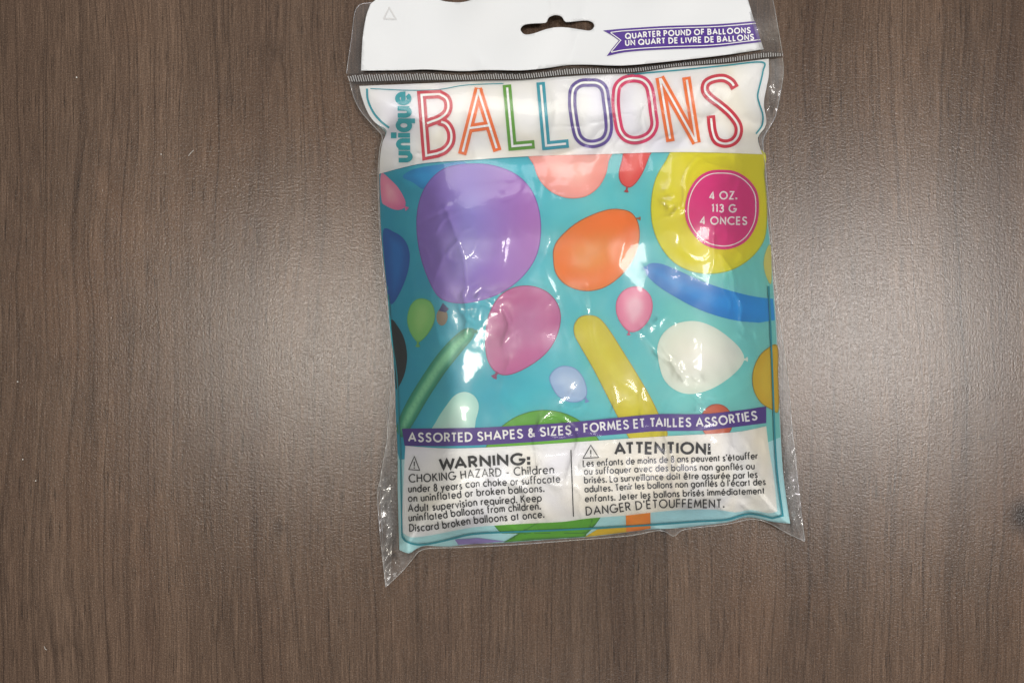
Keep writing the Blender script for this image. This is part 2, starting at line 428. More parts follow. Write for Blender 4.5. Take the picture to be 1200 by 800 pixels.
def film_material(name, strength=1.0, haze=0.02, rough=0.09, crinkle=0.35, clear=0.985, flap=0.0):
    m, nt, b = new_mat(name)
    nt.nodes.remove(b)
    out = nt.nodes['Material Output']
    tc = nt.nodes.new('ShaderNodeTexCoord')
    obj = tc.outputs['Object']
    n1 = noise_n(nt, obj, 130, 4, 0.65, 0.6)
    n2 = noise_n(nt, obj, 38, 3, 0.6, 0.4)
    h = math_n(nt, 'ADD', math_n(nt, 'MULTIPLY', n1, 0.35), n2)
    bump = nt.nodes.new('ShaderNodeBump')
    bump.inputs['Strength'].default_value = crinkle
    bump.inputs['Distance'].default_value = 0.002
    nt.links.new(h, bump.inputs['Height'])
    fr = nt.nodes.new('ShaderNodeFresnel')
    fr.inputs['IOR'].default_value = 1.5
    nt.links.new(bump.outputs[0], fr.inputs['Normal'])
    tr = nt.nodes.new('ShaderNodeBsdfTransparent')
    tr.inputs['Color'].default_value = (clear, clear, clear, 1)
    gl = nt.nodes.new('ShaderNodeBsdfGlossy')
    gl.inputs['Roughness'].default_value = rough
    irid = ramp(nt, noise_n(nt, obj, 22, 3, 0.6), [(0.3, (1, 0.97, 0.82, 1)), (0.5, (1, 1, 1, 1)), (0.7, (0.88, 0.86, 1, 1))])
    nt.links.new(irid, gl.inputs['Color'])
    nt.links.new(bump.outputs[0], gl.inputs['Normal'])
    gl2 = nt.nodes.new('ShaderNodeBsdfGlossy')
    gl2.inputs['Roughness'].default_value = 0.32
    nt.links.new(irid, gl2.inputs['Color'])
    nt.links.new(bump.outputs[0], gl2.inputs['Normal'])
    gmix = nt.nodes.new('ShaderNodeMixShader')
    gmix.inputs[0].default_value = 0.55
    nt.links.new(gl.outputs[0], gmix.inputs[1])
    nt.links.new(gl2.outputs[0], gmix.inputs[2])
    df = nt.nodes.new('ShaderNodeBsdfDiffuse')
    df.inputs['Color'].default_value = (0.85, 0.85, 0.85, 1)
    mx = nt.nodes.new('ShaderNodeMixShader')
    at_ = N(nt, 'ShaderNodeAttribute', attribute_name='flap')
    cl = ramp(nt, noise_n(nt, mapping(nt, obj, (160, 60, 60)), 1.0, 4, 0.65), [(0.35, g(0.1)), (0.75, g(1.0))])
    hz = math_n(nt, 'MULTIPLY', math_n(nt, 'MULTIPLY', at_.outputs['Fac'], flap), cl)
    nt.links.new(math_n(nt, 'ADD', hz, haze, True), mx.inputs[0])
    nt.links.new(tr.outputs[0], mx.inputs[1])
    nt.links.new(df.outputs[0], mx.inputs[2])
    mx2 = nt.nodes.new('ShaderNodeMixShader')
    nt.links.new(math_n(nt, 'MULTIPLY', fr.outputs[0], strength, True), mx2.inputs[0])
    nt.links.new(mx.outputs[0], mx2.inputs[1])
    nt.links.new(gmix.outputs[0], mx2.inputs[2])
    nt.links.new(mx2.outputs[0], out.inputs['Surface'])
    return m

WHITE = print_mat('white_print', (238, 238, 237), 0.4, 0.02)
CARD = print_mat('white_card', (229, 231, 233), 0.5, 0.015, 30)
AQUA_PALE = print_mat('pale_aqua_print', (186, 230, 234), 0.45)
CYAN = print_mat('cyan_print', (20, 150, 165), 0.45)
TURQ = print_mat('turquoise_print', (30, 165, 175), 0.45)
PURPLE = print_mat('purple_print', (78, 42, 140), 0.45)
BLACK = print_mat('black_print', (14, 14, 16), 0.4)
GREY = print_mat('pale_grey_print', (214, 214, 214), 0.4)
MAGENTA = print_mat('magenta_print', (214, 36, 130), 0.4)
RED = print_mat('red_print', (205, 30, 62), 0.4)
ORANGE = print_mat('orange_print', (238, 120, 32), 0.4)
GREEN = print_mat('green_print', (98, 165, 42), 0.4)
TEAL_L = print_mat('teal_print', (28, 160, 180), 0.4)
VIOLET = print_mat('violet_print', (84, 50, 150), 0.4)
CRIMSON = print_mat('crimson_print', (214, 34, 100), 0.4)
LINT = print_mat('white_lint', (225, 222, 215), 0.8)

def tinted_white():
    m, nt, b = new_mat('sheen_tinted_white_print')
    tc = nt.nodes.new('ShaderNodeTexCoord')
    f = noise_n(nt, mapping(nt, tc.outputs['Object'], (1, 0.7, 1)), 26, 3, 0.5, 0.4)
    col = ramp(nt, f, [(0.28, lin(226, 223, 236)), (0.42, lin(235, 235, 238)), (0.55, lin(238, 237, 234)), (0.70, lin(238, 232, 216)), (0.82, lin(236, 229, 228))])  # film's iridescent reflection and contents showing through, painted in as pastel tints
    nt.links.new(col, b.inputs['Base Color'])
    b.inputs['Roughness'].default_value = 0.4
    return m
SHEEN_WHITE = tinted_white()

def teal_art():
    m, nt, b = new_mat('teal_print_ground')
    tc = nt.nodes.new('ShaderNodeTexCoord')
    obj = tc.outputs['Object']
    sep = nt.nodes.new('ShaderNodeSeparateXYZ')
    nt.links.new(obj, sep.inputs[0])
    t = math_n(nt, 'ADD', math_n(nt, 'MULTIPLY', sep.outputs[0], 6.2), 0.30)  # sideways gradient: partly the print, partly light and film wash painted in
    t = math_n(nt, 'ADD', t, math_n(nt, 'MULTIPLY', math_n(nt, 'SUBTRACT', noise_n(nt, obj, 30, 4), 0.5), 0.9))
    col = ramp(nt, t, [(0.0, lin(10, 162, 190)), (0.35, lin(62, 190, 202)), (0.9, lin(122, 206, 200))])
    nt.links.new(col, b.inputs['Base Color'])
    b.inputs['Roughness'].default_value = 0.45
    return m
TEAL = teal_art()
FILM = film_material('clear_film', 1.0, 0.034, 0.075, 0.09, 0.98, 0.15)
FLAP = film_material('clear_flap_film', 1.2, 0.05, 0.12, 0.3, 0.9, 0.0)
EDGE = film_material('film_cut_edge', 2.2, 0.22, 0.2, 0.1)
RIDGE = film_material('seal_ridge_film', 2.0, 0.72, 0.2, 0.1)
SMOKE = film_material('seal_band_film', 1.0, 0.02, 0.15, 0.1, 0.62)

# ------------------------------------------------------------------ mesh builders
def link(name, bm, mats, parent, smooth_shade=True):
    me = bpy.data.meshes.new(name)
    bm.normal_update()
    bm.to_mesh(me)
    bm.free()
    for mm in (mats if isinstance(mats, (list, tuple)) else [mats]):
        me.materials.append(mm)
    if smooth_shade:
        me.polygons.foreach_set('use_smooth', [True] * len(me.polygons))
    o = bpy.data.objects.new(name, me)
    COL.objects.link(o)
    o.parent = parent
    return o

def coons(name, top, bottom, left, right, nu, nv, place, mat, parent, skirt=None):
    T, B = resample(top, nu), resample(bottom, nu)
    L, R = resample(left, nv), resample(right, nv)
    u = np.linspace(0, 1, nu)[None, :, None]
    v = np.linspace(0, 1, nv)[:, None, None]
    P = (1 - v) * T[None] + v * B[None] + (1 - u) * L[:, None] + u * R[:, None] \
        - ((1 - u) * (1 - v) * T[0] + u * (1 - v) * T[-1] + (1 - u) * v * B[0] + u * v * B[-1])
    W = place(P[..., 0], P[..., 1])
    bm = bmesh.new()
    lay = bm.verts.layers.float.new('flap')
    vs = [[bm.verts.new(W[j, i]) for i in range(nu)] for j in range(nv)]
    fl = np.clip(sample(FLAPF, P[..., 0], P[..., 1]), 0, 1)
    for j in range(nv):
        for i in range(nu):
            vs[j][i][lay] = float(fl[j, i])
    for j in range(nv - 1):
        for i in range(nu - 1):
            bm.faces.new((vs[j][i], vs[j + 1][i], vs[j + 1][i + 1], vs[j][i + 1]))
    return link(name, bm, mat, parent)

def fill_flat(loops, step):
    """flat mesh of the loops in plan units, cut by a grid so that it can follow the bag; extra loops inside are holes or islands"""
    bm = bmesh.new()
    edges = []
    for lp in loops:
        vs = [bm.verts.new((p[0], p[1], 0)) for p in lp]
        for k in range(len(vs)):
            edges.append(bm.edges.new((vs[k], vs[(k + 1) % len(vs)])))
    bmesh.ops.triangle_fill(bm, use_beauty=True, use_dissolve=False, edges=edges, normal=(0, 0, 1))
    xs = [v.co.x for v in bm.verts]
    ys = [v.co.y for v in bm.verts]
    for axis, lo, hi in ((0, min(xs), max(xs)), (1, min(ys), max(ys))):
        c = math.floor(lo / step) * step + step * 0.503
        while c < hi:
            if c > lo + 1e-3:
                co = (c, 0, 0) if axis == 0 else (0, c, 0)
                no = (1, 0, 0) if axis == 0 else (0, 1, 0)
                bmesh.ops.bisect_plane(bm, geom=bm.verts[:] + bm.edges[:] + bm.faces[:], dist=1e-5, plane_co=co, plane_no=no)
            c += step
    return bm

def decal(name, loops, mat, place, layer, parent, step=5.0, attrs=False, across=(1, 0), holes=False):
    bm = fill_flat(loops if holes else loops[:1], step)
    nbody = len(bm.verts)
    if not holes:
        for lp in loops[1:]:
            tmp = bpy.data.meshes.new('tmp')
            b2 = fill_flat([lp], step)
            b2.to_mesh(tmp)
            b2.free()
            bm.from_mesh(tmp)
            bpy.data.meshes.remove(tmp)
    xy = np.array([v.co[:2] for v in bm.verts])
    if attrs:
        d = seg_dist(xy[:, 0], xy[:, 1], loops[0])
        d[nbody:] = 0.0
        t = xy @ np.array(across)
        t = (t - t.min()) / max(1e-6, t.max() - t.min())
    W = place(xy[:, 0], xy[:, 1], layer + 0.4 * (np.arange(len(xy)) >= nbody))
    for v, w in zip(bm.verts, W):
        v.co = w
    for f in bm.faces:
        f.normal_update()
        if f.normal.z < 0:
            f.normal_flip()
    o = link(name, bm, mat, parent)
    if attrs:
        for nm, val in (('edge', np.clip(d / 10.0, 0, 1)), ('depth', np.clip(d / max(8.0, d.max()), 0, 1)), ('across', t)):
            a = o.data.attributes.new(nm, 'FLOAT', 'POINT')
            a.data.foreach_set('value', val.astype(np.float32))
    return o

def densify(pts, step, closed=False):
    out = []
    m = len(pts)
    for i in range(m if closed else m - 1):
        a, b = pts[i], pts[(i + 1) % m]
        n = max(1, int(math.hypot(b[0] - a[0], b[1] - a[1]) / step))
        for k in range(n):
            out.append((a[0] + (b[0] - a[0]) * k / n, a[1] + (b[1] - a[1]) * k / n))
    if not closed:
        out.append(pts[-1])
    return out

def ribbon_into(bm, pts, width, place, layer, closed=False, step=5.0, miter=1.55):
    p = [pts[0]]
    for q in pts[1:]:
        if math.hypot(q[0] - p[-1][0], q[1] - p[-1][1]) > 1e-3:
            p.append(q)
    if closed and math.hypot(p[0][0] - p[-1][0], p[0][1] - p[-1][1]) < 1e-3:
        p.pop()
    if len(p) < 2:
        return
    p = np.array(densify(p, step, closed), float)
    m = len(p)
    L, R = [], []
    for i in range(m):
        a = p[i - 1] if (i > 0 or closed) else None
        b = p[(i + 1) % m] if (i < m - 1 or closed) else None
        d1 = (p[i] - a) if a is not None else (b - p[i])
        d2 = (b - p[i]) if b is not None else (p[i] - a)
        d1 = d1 / (np.hypot(*d1) + 1e-9)
        d2 = d2 / (np.hypot(*d2) + 1e-9)
        n1 = np.array([-d1[1], d1[0]])
        n2 = np.array([-d2[1], d2[0]])
        n = n1 + n2
        ln = np.hypot(*n)
        n = n / ln if ln > 1e-6 else n1
        k = min(1 / max(0.3, float(n @ n1)), miter)
        L.append(p[i] + n * width / 2 * k)
        R.append(p[i] - n * width / 2 * k)
    L, R = np.array(L), np.array(R)
    WL = place(L[:, 0], L[:, 1], layer)
    WR = place(R[:, 0], R[:, 1], layer)
    vl = [bm.verts.new(w) for w in WL]
    vr = [bm.verts.new(w) for w in WR]
    for i in range(m if closed else m - 1):
        j = (i + 1) % m
        f = bm.faces.new((vl[i], vr[i], vr[j], vl[j]))
        f.normal_update()
        if f.normal.z < 0:
            f.normal_flip()

def ribbons(name, strokes, mat, place, layer, parent, step=5.0):
    bm = bmesh.new()
    for k, (pts, w, closed) in enumerate(strokes):
        ribbon_into(bm, pts, w, place, layer + (k % 7) * 0.06, closed, step)
    return link(name, bm, mat, parent)

def tube(name, pts3, r, mat, parent, sides=5):
    bm = bmesh.new()
    rings = []
    m = len(pts3)
    for i, p in enumerate(pts3):
        p = Vector(p)
        t = Vector(pts3[min(i + 1, m - 1)]) - Vector(pts3[max(i - 1, 0)])
        t.normalize()
        a = t.cross(Vector((0, 0, 1)))
        a.normalize()
        b = a.cross(t)
        rings.append([bm.verts.new(p + (a * math.cos(2 * math.pi * k / sides) + b * math.sin(2 * math.pi * k / sides)) * r) for k in range(sides)])
    for i in range(m - 1):
        for k in range(sides):
            bm.faces.new((rings[i][k], rings[i + 1][k], rings[i + 1][(k + 1) % sides], rings[i][(k + 1) % sides]))
    return link(name, bm, mat, parent)

# ------------------------------------------------------------------ lettering: a geometric sans drawn as strokes (cap height 1)
def arc(cx, cy, rx, ry, a0, a1, n=None):
    n = n or max(4, int(abs(a1 - a0) / 18))
    return [(cx + rx * math.cos(math.radians(a0 + (a1 - a0) * k / n)), cy + ry * math.sin(math.radians(a0 + (a1 - a0) * k / n))) for k in range(n + 1)]
def circ(cx, cy, rx, ry):
    return arc(cx, cy, rx, ry, 90, 450, 20)
X = 0.66
R_ = X / 2
def cap_s(w=0.56):
    p = smooth([(.93, .84), (.76, .965), (.5, 1.0), (.2, .94), (.07, .76), (.2, .6), (.5, .505), (.82, .39), (.97, .23), (.82, .055), (.5, 0), (.2, .04), (.03, .19)], 3)
    return [(x * w, y) for x, y in p]
GL = {
 'a': (.62, [circ(.31, R_, .31, R_), [(.62, X), (.62, 0)]]),
 'b': (.62, [[(0, 1.06), (0, 0)], circ(.31, R_, .31, R_)]),
 'c': (.52, [arc(.33, R_, .33, R_, 48, 312)]),
 'd': (.62, [circ(.31, R_, .31, R_), [(.62, 1.06), (.62, 0)]]),
 'e': (.62, [[(.02, .33), (.62, .33)] + arc(.31, R_, .31, R_, 0, 318)[1:]]),
 'f': (.34, [[(.12, 0), (.12, .84)] + arc(.32, .84, .2, .24, 180, 62)[1:], [(0, X), (.32, X)]]),
 'g': (.62, [circ(.31, R_, .31, R_), [(.62, X), (.62, -.02)] + arc(.33, -.02, .29, .28, 0, -140)[1:]]),
 'h': (.48, [[(0, 1.06), (0, 0)], [(0, .36)] + arc(.24, .40, .24, .26, 180, 0)[1:] + [(.48, 0)]]),
 'i': (.0, [[(0, 0), (0, X)], [(0, .84), (0, .98)]]),
 'k': (.46, [[(0, 1.06), (0, 0)], [(.42, X), (.02, .29)], [(.13, .40), (.47, 0)]]),
 'l': (.0, [[(0, 0), (0, 1.06)]]),
 'm': (.80, [[(0, X), (0, 0)], [(0, .36)] + arc(.2, .42, .2, .24, 180, 0)[1:] + [(.4, 0)], [(.4, .36)] + arc(.6, .42, .2, .24, 180, 0)[1:] + [(.8, 0)]]),
 'n': (.48, [[(0, X), (0, 0)], [(0, .36)] + arc(.24, .40, .24, .26, 180, 0)[1:] + [(.48, 0)]]),
 'o': (.64, [circ(.32, R_, .32, R_)]),
 'p': (.62, [[(0, X), (0, -.3)], circ(.31, R_, .31, R_)]),
 'q': (.62, [circ(.31, R_, .31, R_), [(.62, X), (.62, -.3)]]),
 'r': (.24, [[(0, X), (0, 0)], [(0, .38)] + arc(.24, .38, .24, .26, 180, 70)[1:]]),
 's': (.36, [[(x * .64, y * X) for x, y in cap_s()]]),
 't': (.28, [[(.14, 0), (.14, .9)], [(0, X), (.28, X)]]),
 'u': (.48, [[(0, X), (0, .26)] + arc(.24, .26, .24, .26, 180, 360)[1:], [(.48, X), (.48, 0)]]),
 'v': (.5, [[(0, X), (.25, 0), (.5, X)]]),
 'x': (.46, [[(0, X), (.46, 0)], [(.46, X), (0, 0)]]),
 'y': (.52, [[(0, X), (.27, .04)], [(.52, X), (.13, -.3)]]),
 'z': (.42, [[(0, X), (.42, X), (0, 0), (.42, 0)]]),
 'A': (.78, [[(0, 0), (.39, 1), (.78, 0)], [(.14, .32), (.64, .32)]]),
 'B': (.54, [[(0, .53), (.27, .53)] + arc(.27, .765, .22, .235, -90, 90)[1:] + [(0, 1), (0, 0), (.27, 0)] + arc(.27, .265, .27, .265, -90, 90)[1:]]),
 'C': (.80, [arc(.5, .5, .5, .5, 48, 312)]),
 'D': (.70, [[(.2, 0), (0, 0), (0, 1), (.2, 1)] + arc(.2, .5, .5, .5, 90, -90)[1:]]),
 'E': (.46, [[(.46, 1), (0, 1), (0, 0), (.46, 0)], [(0, .52), (.43, .52)]]),
 'F': (.44, [[(.44, 1), (0, 1), (0, 0)], [(0, .50), (.41, .50)]]),
 'G': (.94, [arc(.48, .5, .48, .5, 46, 352) + [(.93, .45), (.55, .45)]]),
 'H': (.62, [[(0, 0), (0, 1)], [(.62, 0), (.62, 1)], [(0, .52), (.62, .52)]]),
 'I': (.0, [[(0, 0), (0, 1)]]),
 'J': (.34, [[(.34, 1), (.34, .16)] + arc(.14, .16, .2, .2, 0, -150)[1:]]),
 'K': (.60, [[(0, 0), (0, 1)], [(.55, 1), (.03, .48)], [(.17, .60), (.6, 0)]]),
 'L': (.42, [[(0, 1), (0, 0), (.42, 0)]]),
 'M': (.82, [[(0, 0), (.10, 1), (.41, .15), (.72, 1), (.82, 0)]]),
 'N': (.66, [[(0, 0), (0, 1), (.66, 0), (.66, 1)]]),
 'O': (.94, [circ(.47, .5, .47, .5)]),
 'P': (.48, [[(0, 0), (0, 1), (.22, 1)] + arc(.22, .74, .26, .26, 90, -90)[1:] + [(0, .48)]]),
 'Q': (.94, [circ(.47, .5, .47, .5), [(.55, .3), (.92, -.04)]]),
 'R': (.52, [[(0, 0), (0, 1), (.22, 1)] + arc(.22, .74, .26, .26, 90, -90)[1:] + [(0, .48)], [(.22, .48), (.52, 0)]]),
 'S': (.54, [cap_s(.54)]),
 'T': (.52, [[(.26, 0), (.26, 1)], [(0, .99), (.52, .99)]]),
 'U': (.60, [[(0, 1), (0, .3)] + arc(.3, .3, .3, .3, 180, 360)[1:] + [(.6, 1)]]),
 'V': (.70, [[(0, 1), (.35, 0), (.7, 1)]]),
 'W': (1.04, [[(0, 1), (.26, 0), (.52, .92), (.78, 0), (1.04, 1)]]),
 'Z': (.54, [[(0, 1), (.54, 1), (0, 0), (.54, 0)]]),
 '1': (.16, [[(0, .86), (.16, 1), (.16, 0)]]),
 '3': (.48, [smooth([(.02, .84), (.1, .96), (.24, 1), (.40, .92), (.43, .75), (.36, .59), (.18, .53)], 3), smooth([(.18, .53), (.38, .48), (.48, .28), (.42, .08), (.22, 0), (.06, .06), (0, .18)], 3)]),
 '4': (.56, [[(.44, 0), (.44, 1), (0, .26), (.58, .26)]]),
 '8': (.48, [circ(.24, .76, .19, .24), circ(.24, .26, .24, .26)]),
 ':': (.04, [[(.02, 0), (.02, .14)], [(.02, .48), (.02, .62)]]),
 '.': (.04, [[(.02, 0), (.02, .13)]]),
 '-': (.3, [[(0, .36), (.3, .36)]]),
 '!': (.04, [[(.02, 0), (.02, .13)], [(.02, .3), (.02, 1)]]),
 '•': (.2, [[(.1, .33), (.1, .57)]]),
 "'": (.04, [[(.02, 1.05), (.0, .76)]]),
 '&': (.66, [smooth([(.66, 0), (.36, .38), (.14, .68), (.12, .86), (.26, 1.0), (.40, .9), (.38, .72), (.2, .55), (.04, .36), (.04, .14), (.22, 0), (.42, .08), (.56, .26), (.62, .42)], 3)]),
}
ACC = {'é': ('e', [(.24, .80), (.42, 1.0)]), 'è': ('e', [(.40, .80), (.22, 1.0)]), 'à': ('a', [(.40, .80), (.22, 1.0)]), 'ê': ('e', [(.12, .80), (.31, .98), (.50, .80)]), 'É': ('E', [(.18, 1.1), (.36, 1.28)])}

def curve_fn(base, flat=0.0):
    b = np.array(smooth(base, 8))
    if flat:
        fit = np.polyfit(b[:, 0], b[:, 1], 1)
        b[:, 1] = b[:, 1] * (1 - flat) + flat * np.polyval(fit, b[:, 0])
    return lambda x: float(np.interp(x, b[:, 0], b[:, 1]))

KERN = {'WA': -.2, 'AT': -.17, 'TA': -.17, 'AR': -.03, 'TT': -.08, 'LT': -.14, 'TE': -.06, 'AV': -.2, 'ff': -.06, 'fo': -.06, 'UA': -.04, 'VR': -.04, 'IV': -.04, 'Te': -.04, 'LL': -.04, 'RT': -.06, 'ET': -.05, 'AI': -.03, 'TI': -.05, 'RO': -.02}

def ch_dot(s):
    return len(s) == 2 and abs(s[0][0] - s[1][0]) < .01 and abs(s[0][1] - s[1][1]) < .25

def text_strokes(text, base, cap, weight, gap=0.15, space=0.60, x0=None, x1=None, flat=0.0):
    """strokes of a line of lettering set along a curved baseline from x0 to x1 (plan units)"""
    glyphs, pen, prev = [], 0.0, ''
    lead = weight / cap / 2
    for ch in text:
        if ch == ' ':
            pen += space - gap
            prev = ''
            continue
        w, st = GL[ACC[ch][0]] if ch in ACC else GL[ch]
        st = list(st) + ([ACC[ch][1]] if ch in ACC else [])
        pen += KERN.get(prev + ch, 0.0)
        prev = ch
        glyphs.append((pen + lead, st))
        pen += w + 2 * lead + gap
    total = pen - gap
    x0 = base[0][0] if x0 is None else x0
    x1 = base[-1][0] if x1 is None else x1
    k = (x1 - x0) / total
    f = curve_fn(base, flat)
    out = []
    for gxx, st in glyphs:
        for s in st:
            q = []
            for x, y in s:
                px = x0 + (gxx + x) * k
                m = (f(px + 3) - f(px - 3)) / 6
                q.append((px + m * y * cap, f(px) - y * cap))
            dot = ch_dot(s)
            if dot:
                mx, my = (q[0][0] + q[1][0]) / 2, (q[0][1] + q[1][1]) / 2
                q = [(mx, my - weight * .6), (mx, my + weight * .6)]
            dot = len(s) == 2 and abs(s[0][0] - s[1][0]) < .01 and abs(s[0][1] - s[1][1]) < .25
            out.append((q, weight * (1.25 if dot else 1), math.hypot(q[0][0] - q[-1][0], q[0][1] - q[-1][1]) < 1e-3 and len(q) > 4))
    return out

# ------------------------------------------------------------------ the table
bm = bmesh.new()
n = 24
half = 0.75
vs = [[bm.verts.new((-half + 2 * half * i / n, -half + 2 * half * j / n, 0)) for i in range(n + 1)] for j in range(n + 1)]
for j in range(n):
    for i in range(n):
        bm.faces.new((vs[j][i], vs[j][i + 1], vs[j + 1][i + 1], vs[j + 1][i]))
lower = [[bm.verts.new((sx * half, sy * half, -0.025)) for sx in (-1, 1)] for sy in (-1, 1)]
bm.faces.new((lower[0][0], lower[1][0], lower[1][1], lower[0][1]))
bm.faces.new([vs[0][i] for i in range(n + 1)][::-1] + [lower[0][0], lower[0][1]])
bm.faces.new([vs[n][i] for i in range(n + 1)] + [lower[1][1], lower[1][0]])
bm.faces.new([vs[j][0] for j in range(n + 1)] + [lower[1][0], lower[0][0]])
bm.faces.new([vs[j][n] for j in range(n + 1)][::-1] + [lower[0][1], lower[1][1]])
table = link('tabletop', bm, wood_material(), None, False)
table['kind'] = 'structure'
table['label'] = 'dark brown wood grain laminate tabletop under the bag'
table['category'] = 'tabletop'

# ------------------------------------------------------------------ the bag
bag = bpy.data.objects.new('balloon_bag', None)
bag.empty_display_size = 0.02
COL.objects.link(bag)
bag['label'] = 'clear plastic hang bag of assorted balloons with colourful printed front, lying on the table'
bag['category'] = 'balloon bag'
# parts are parented to the Empty, which stays at the origin of the table
front = coons('front_panel', P_TOP, P_BOT, P_LEFT, P_RIGHT, 120, 150, lambda x, y: on_panel(x, y, 0), AQUA_PALE, bag)

# underside of the bag: the sides roll in from the panel's edge down to the table
loop = resample(PANEL + [PANEL[0]], 260)[:-1]
bm = bmesh.new()
cx, cy = 680.0, 380.0
rings = []
for inset, zf in ((0.0, 1.0), (0.012, 0.8), (0.025, 0.5), (0.05, 0.2), (0.09, 0.08), (0.5, 0.08)):
    x = loop[:, 0] + (cx - loop[:, 0]) * inset
    y = loop[:, 1] + (cy - loop[:, 1]) * inset
    z0 = sample(H, loop[:, 0], loop[:, 1]) - 0.00005
    W = at(x, y, z0 * zf)
    rings.append([bm.verts.new(w) for w in W])
for a, b in zip(rings, rings[1:]):
    for k in range(len(a)):
        j = (k + 1) % len(a)
        bm.faces.new((a[k], a[j], b[j], b[k]))
bm.faces.new(rings[-1])
link('back_panel', bm, AQUA_PALE, bag)

# --- printed grounds on the front panel
band_low = [(444, 204), (470, 197), (500, 191), (560, 187), (625, 183), (700, 181), (780, 178.5), (840, 179), (893.5, 181)]
art = [(444.5, 203)] + band_low[1:]
side_r = [(894, 186), (896.3, 215), (898.3, 250), (902.2, 290), (905.2, 330), (908.2, 370), (910.2, 410), (911.3, 450), (913.2, 490), (914.5, 512)]
side_l = [p for p in P_LEFT if 203 < p[1] < 534]
art_loop = smooth(art, 4) + smooth(side_r, 4) + [(895, 520), (820, 522), (745, 524), (680, 527), (600, 533), (520, 537), (468, 538)] + side_l[::-1]
decal('printed_artwork', [art_loop], TEAL, on_panel, 1, front, 6)
top_loop = [p for p in P_TOP] + [p for p in P_RIGHT if p[1] < 180 and p[1] > 70] + smooth(band_low, 4)[::-1] + [p for p in P_LEFT if 102 < p[1] < 203][::-1]

def balloon(loops, mat, layer=2, across=(1, 0), step=4.0, label=None):
    o = decal('printed_balloon', loops, mat, on_panel, layer, front, step, True, across)
    if label:
        o['label'] = label
    return o
def knot(x, y, ang, r=4.0):
    a = math.radians(ang)
    c, s = math.cos(a), math.sin(a)
    pts = [(-1, -.35), (.1, -.4), (1, -1), (1.25, 0), (1, 1), (.1, .4), (-1, .35)]
    return [(x + r * (u * c - v * s), y + r * (u * s + v * c)) for u, v in pts]

SM = lambda pts: smooth(pts, 6, True)
balloon([SM([(472, 207), (486, 198), (520, 192), (545, 190), (540, 200), (515, 212), (498, 222), (484, 214)])], balloon_mat('print_sky_blue', (0, 140, 200), (20, 160, 215)), 2, label='blue balloon print behind the purple one')
balloon([SM([(446.5, 204), (458, 211), (468, 222), (475, 236), (473, 244), (464, 246), (452, 241), (447, 234)]), knot(475, 243, 45, 3)], balloon_mat('print_pale_pink', (232, 140, 175), (236, 178, 196), None, (225, 110, 165)), 2, (0.6, 0.8))
balloon([SM([(449, 270), (462, 272), (474, 281), (480, 297), (478, 318), (470, 340), (460, 356), (455, 348), (451, 310)])], balloon_mat('print_deep_blue', (0, 92, 172), (10, 120, 195)), 2)
balloon([SM([(458, 376), (466, 382), (474, 398), (477, 418), (474, 438), (466, 455), (463.5, 450), (462, 415)])], balloon_mat('print_black', (4, 30, 34), (2, 20, 24)), 2)
balloon([SM([(519, 198), (545, 192), (575, 193), (603, 203), (622, 221), (632, 246), (634, 275), (628, 302), (612, 325), (588, 343), (560, 353), (535, 355.5), (515, 349), (503, 330), (493, 302), (488, 270), (490, 240), (500, 216)])],
        balloon_mat('print_lavender', (140, 108, 192), (148, 136, 206), (118, 80, 165), (184, 122, 194)), 3, label='large lavender balloon print', step=4)
balloon([SM([(517, 361), (523, 365), (524.5, 373), (521, 380), (516, 381), (512, 376), (512, 367)])], balloon_mat('print_tan', (150, 130, 110), (160, 140, 118)), 3)
balloon([[(519, 355), (514, 364), (522, 366), (526, 362)]], balloon_mat('print_navy_knot', (40, 45, 110), (40, 45, 110)), 3.6)
balloon([SM([(625, 176), (626, 195), (633, 212), (646, 225), (664, 232), (684, 231), (699, 222), (709, 207), (713, 190), (712, 172)])], balloon_mat('print_peach', (240, 160, 148), (246, 196, 182), (225, 130, 118)), 3, label='peach balloon print cut off by the white band')
balloon([SM([(735, 172), (764, 172), (760, 186), (753, 203), (745, 215), (737, 220), (728, 215), (725, 204), (728, 190)]), knot(734.5, 222, 100, 3)], balloon_mat('print_coral', (226, 66, 58), (228, 100, 90), (170, 40, 45)), 3)
balloon([SM([(794, 172), (779, 190), (768, 210), (763, 235), (764, 262), (773, 287), (789, 307), (810, 318), (833, 321), (856, 317), (876, 306), (891, 290), (898, 272), (899, 240), (896, 205), (893, 176), (840, 172)])],
        balloon_mat('print_lime_yellow', (218, 210, 0), (224, 214, 8), (165, 170, 20)), 3, label='large lime yellow balloon print behind the badge')
balloon([SM([(648, 302), (651, 320), (663, 334), (684, 341), (706, 338), (726, 325), (741, 306), (749, 284), (749, 265), (743, 252), (733, 246), (715, 245), (695, 251), (674, 262), (656, 278), (649, 290)]), knot(748, 256, 0, 2.5)],
        balloon_mat('print_orange', (234, 122, 10), (228, 146, 40), (150, 80, 20), (232, 118, 20)), 3, (0.7, -0.7), label='orange pear shaped balloon print')
balloon([SM([(903, 288), (897, 296), (895, 310), (898, 324), (904, 331)])], balloon_mat('print_pale_yellow', (210, 205, 110), (214, 205, 130)), 2.6)
balloon([smooth([(755.8, 317), (758.5, 310.5), (766, 308), (778, 310), (795, 317), (815, 326), (838, 335), (865, 343), (888, 348), (906, 350)], 4) + smooth([(907, 362), (908, 375)], 2) + smooth([(890, 378), (866, 376), (842, 370.5), (817, 361.5), (795, 350), (776, 338.5), (764, 329), (757.5, 322)], 4), knot(757, 315, 215, 3)],
        balloon_mat('print_royal_blue', (0, 122, 198), (0, 148, 218), None, (0, 156, 222)), 3, label='long blue balloon print')
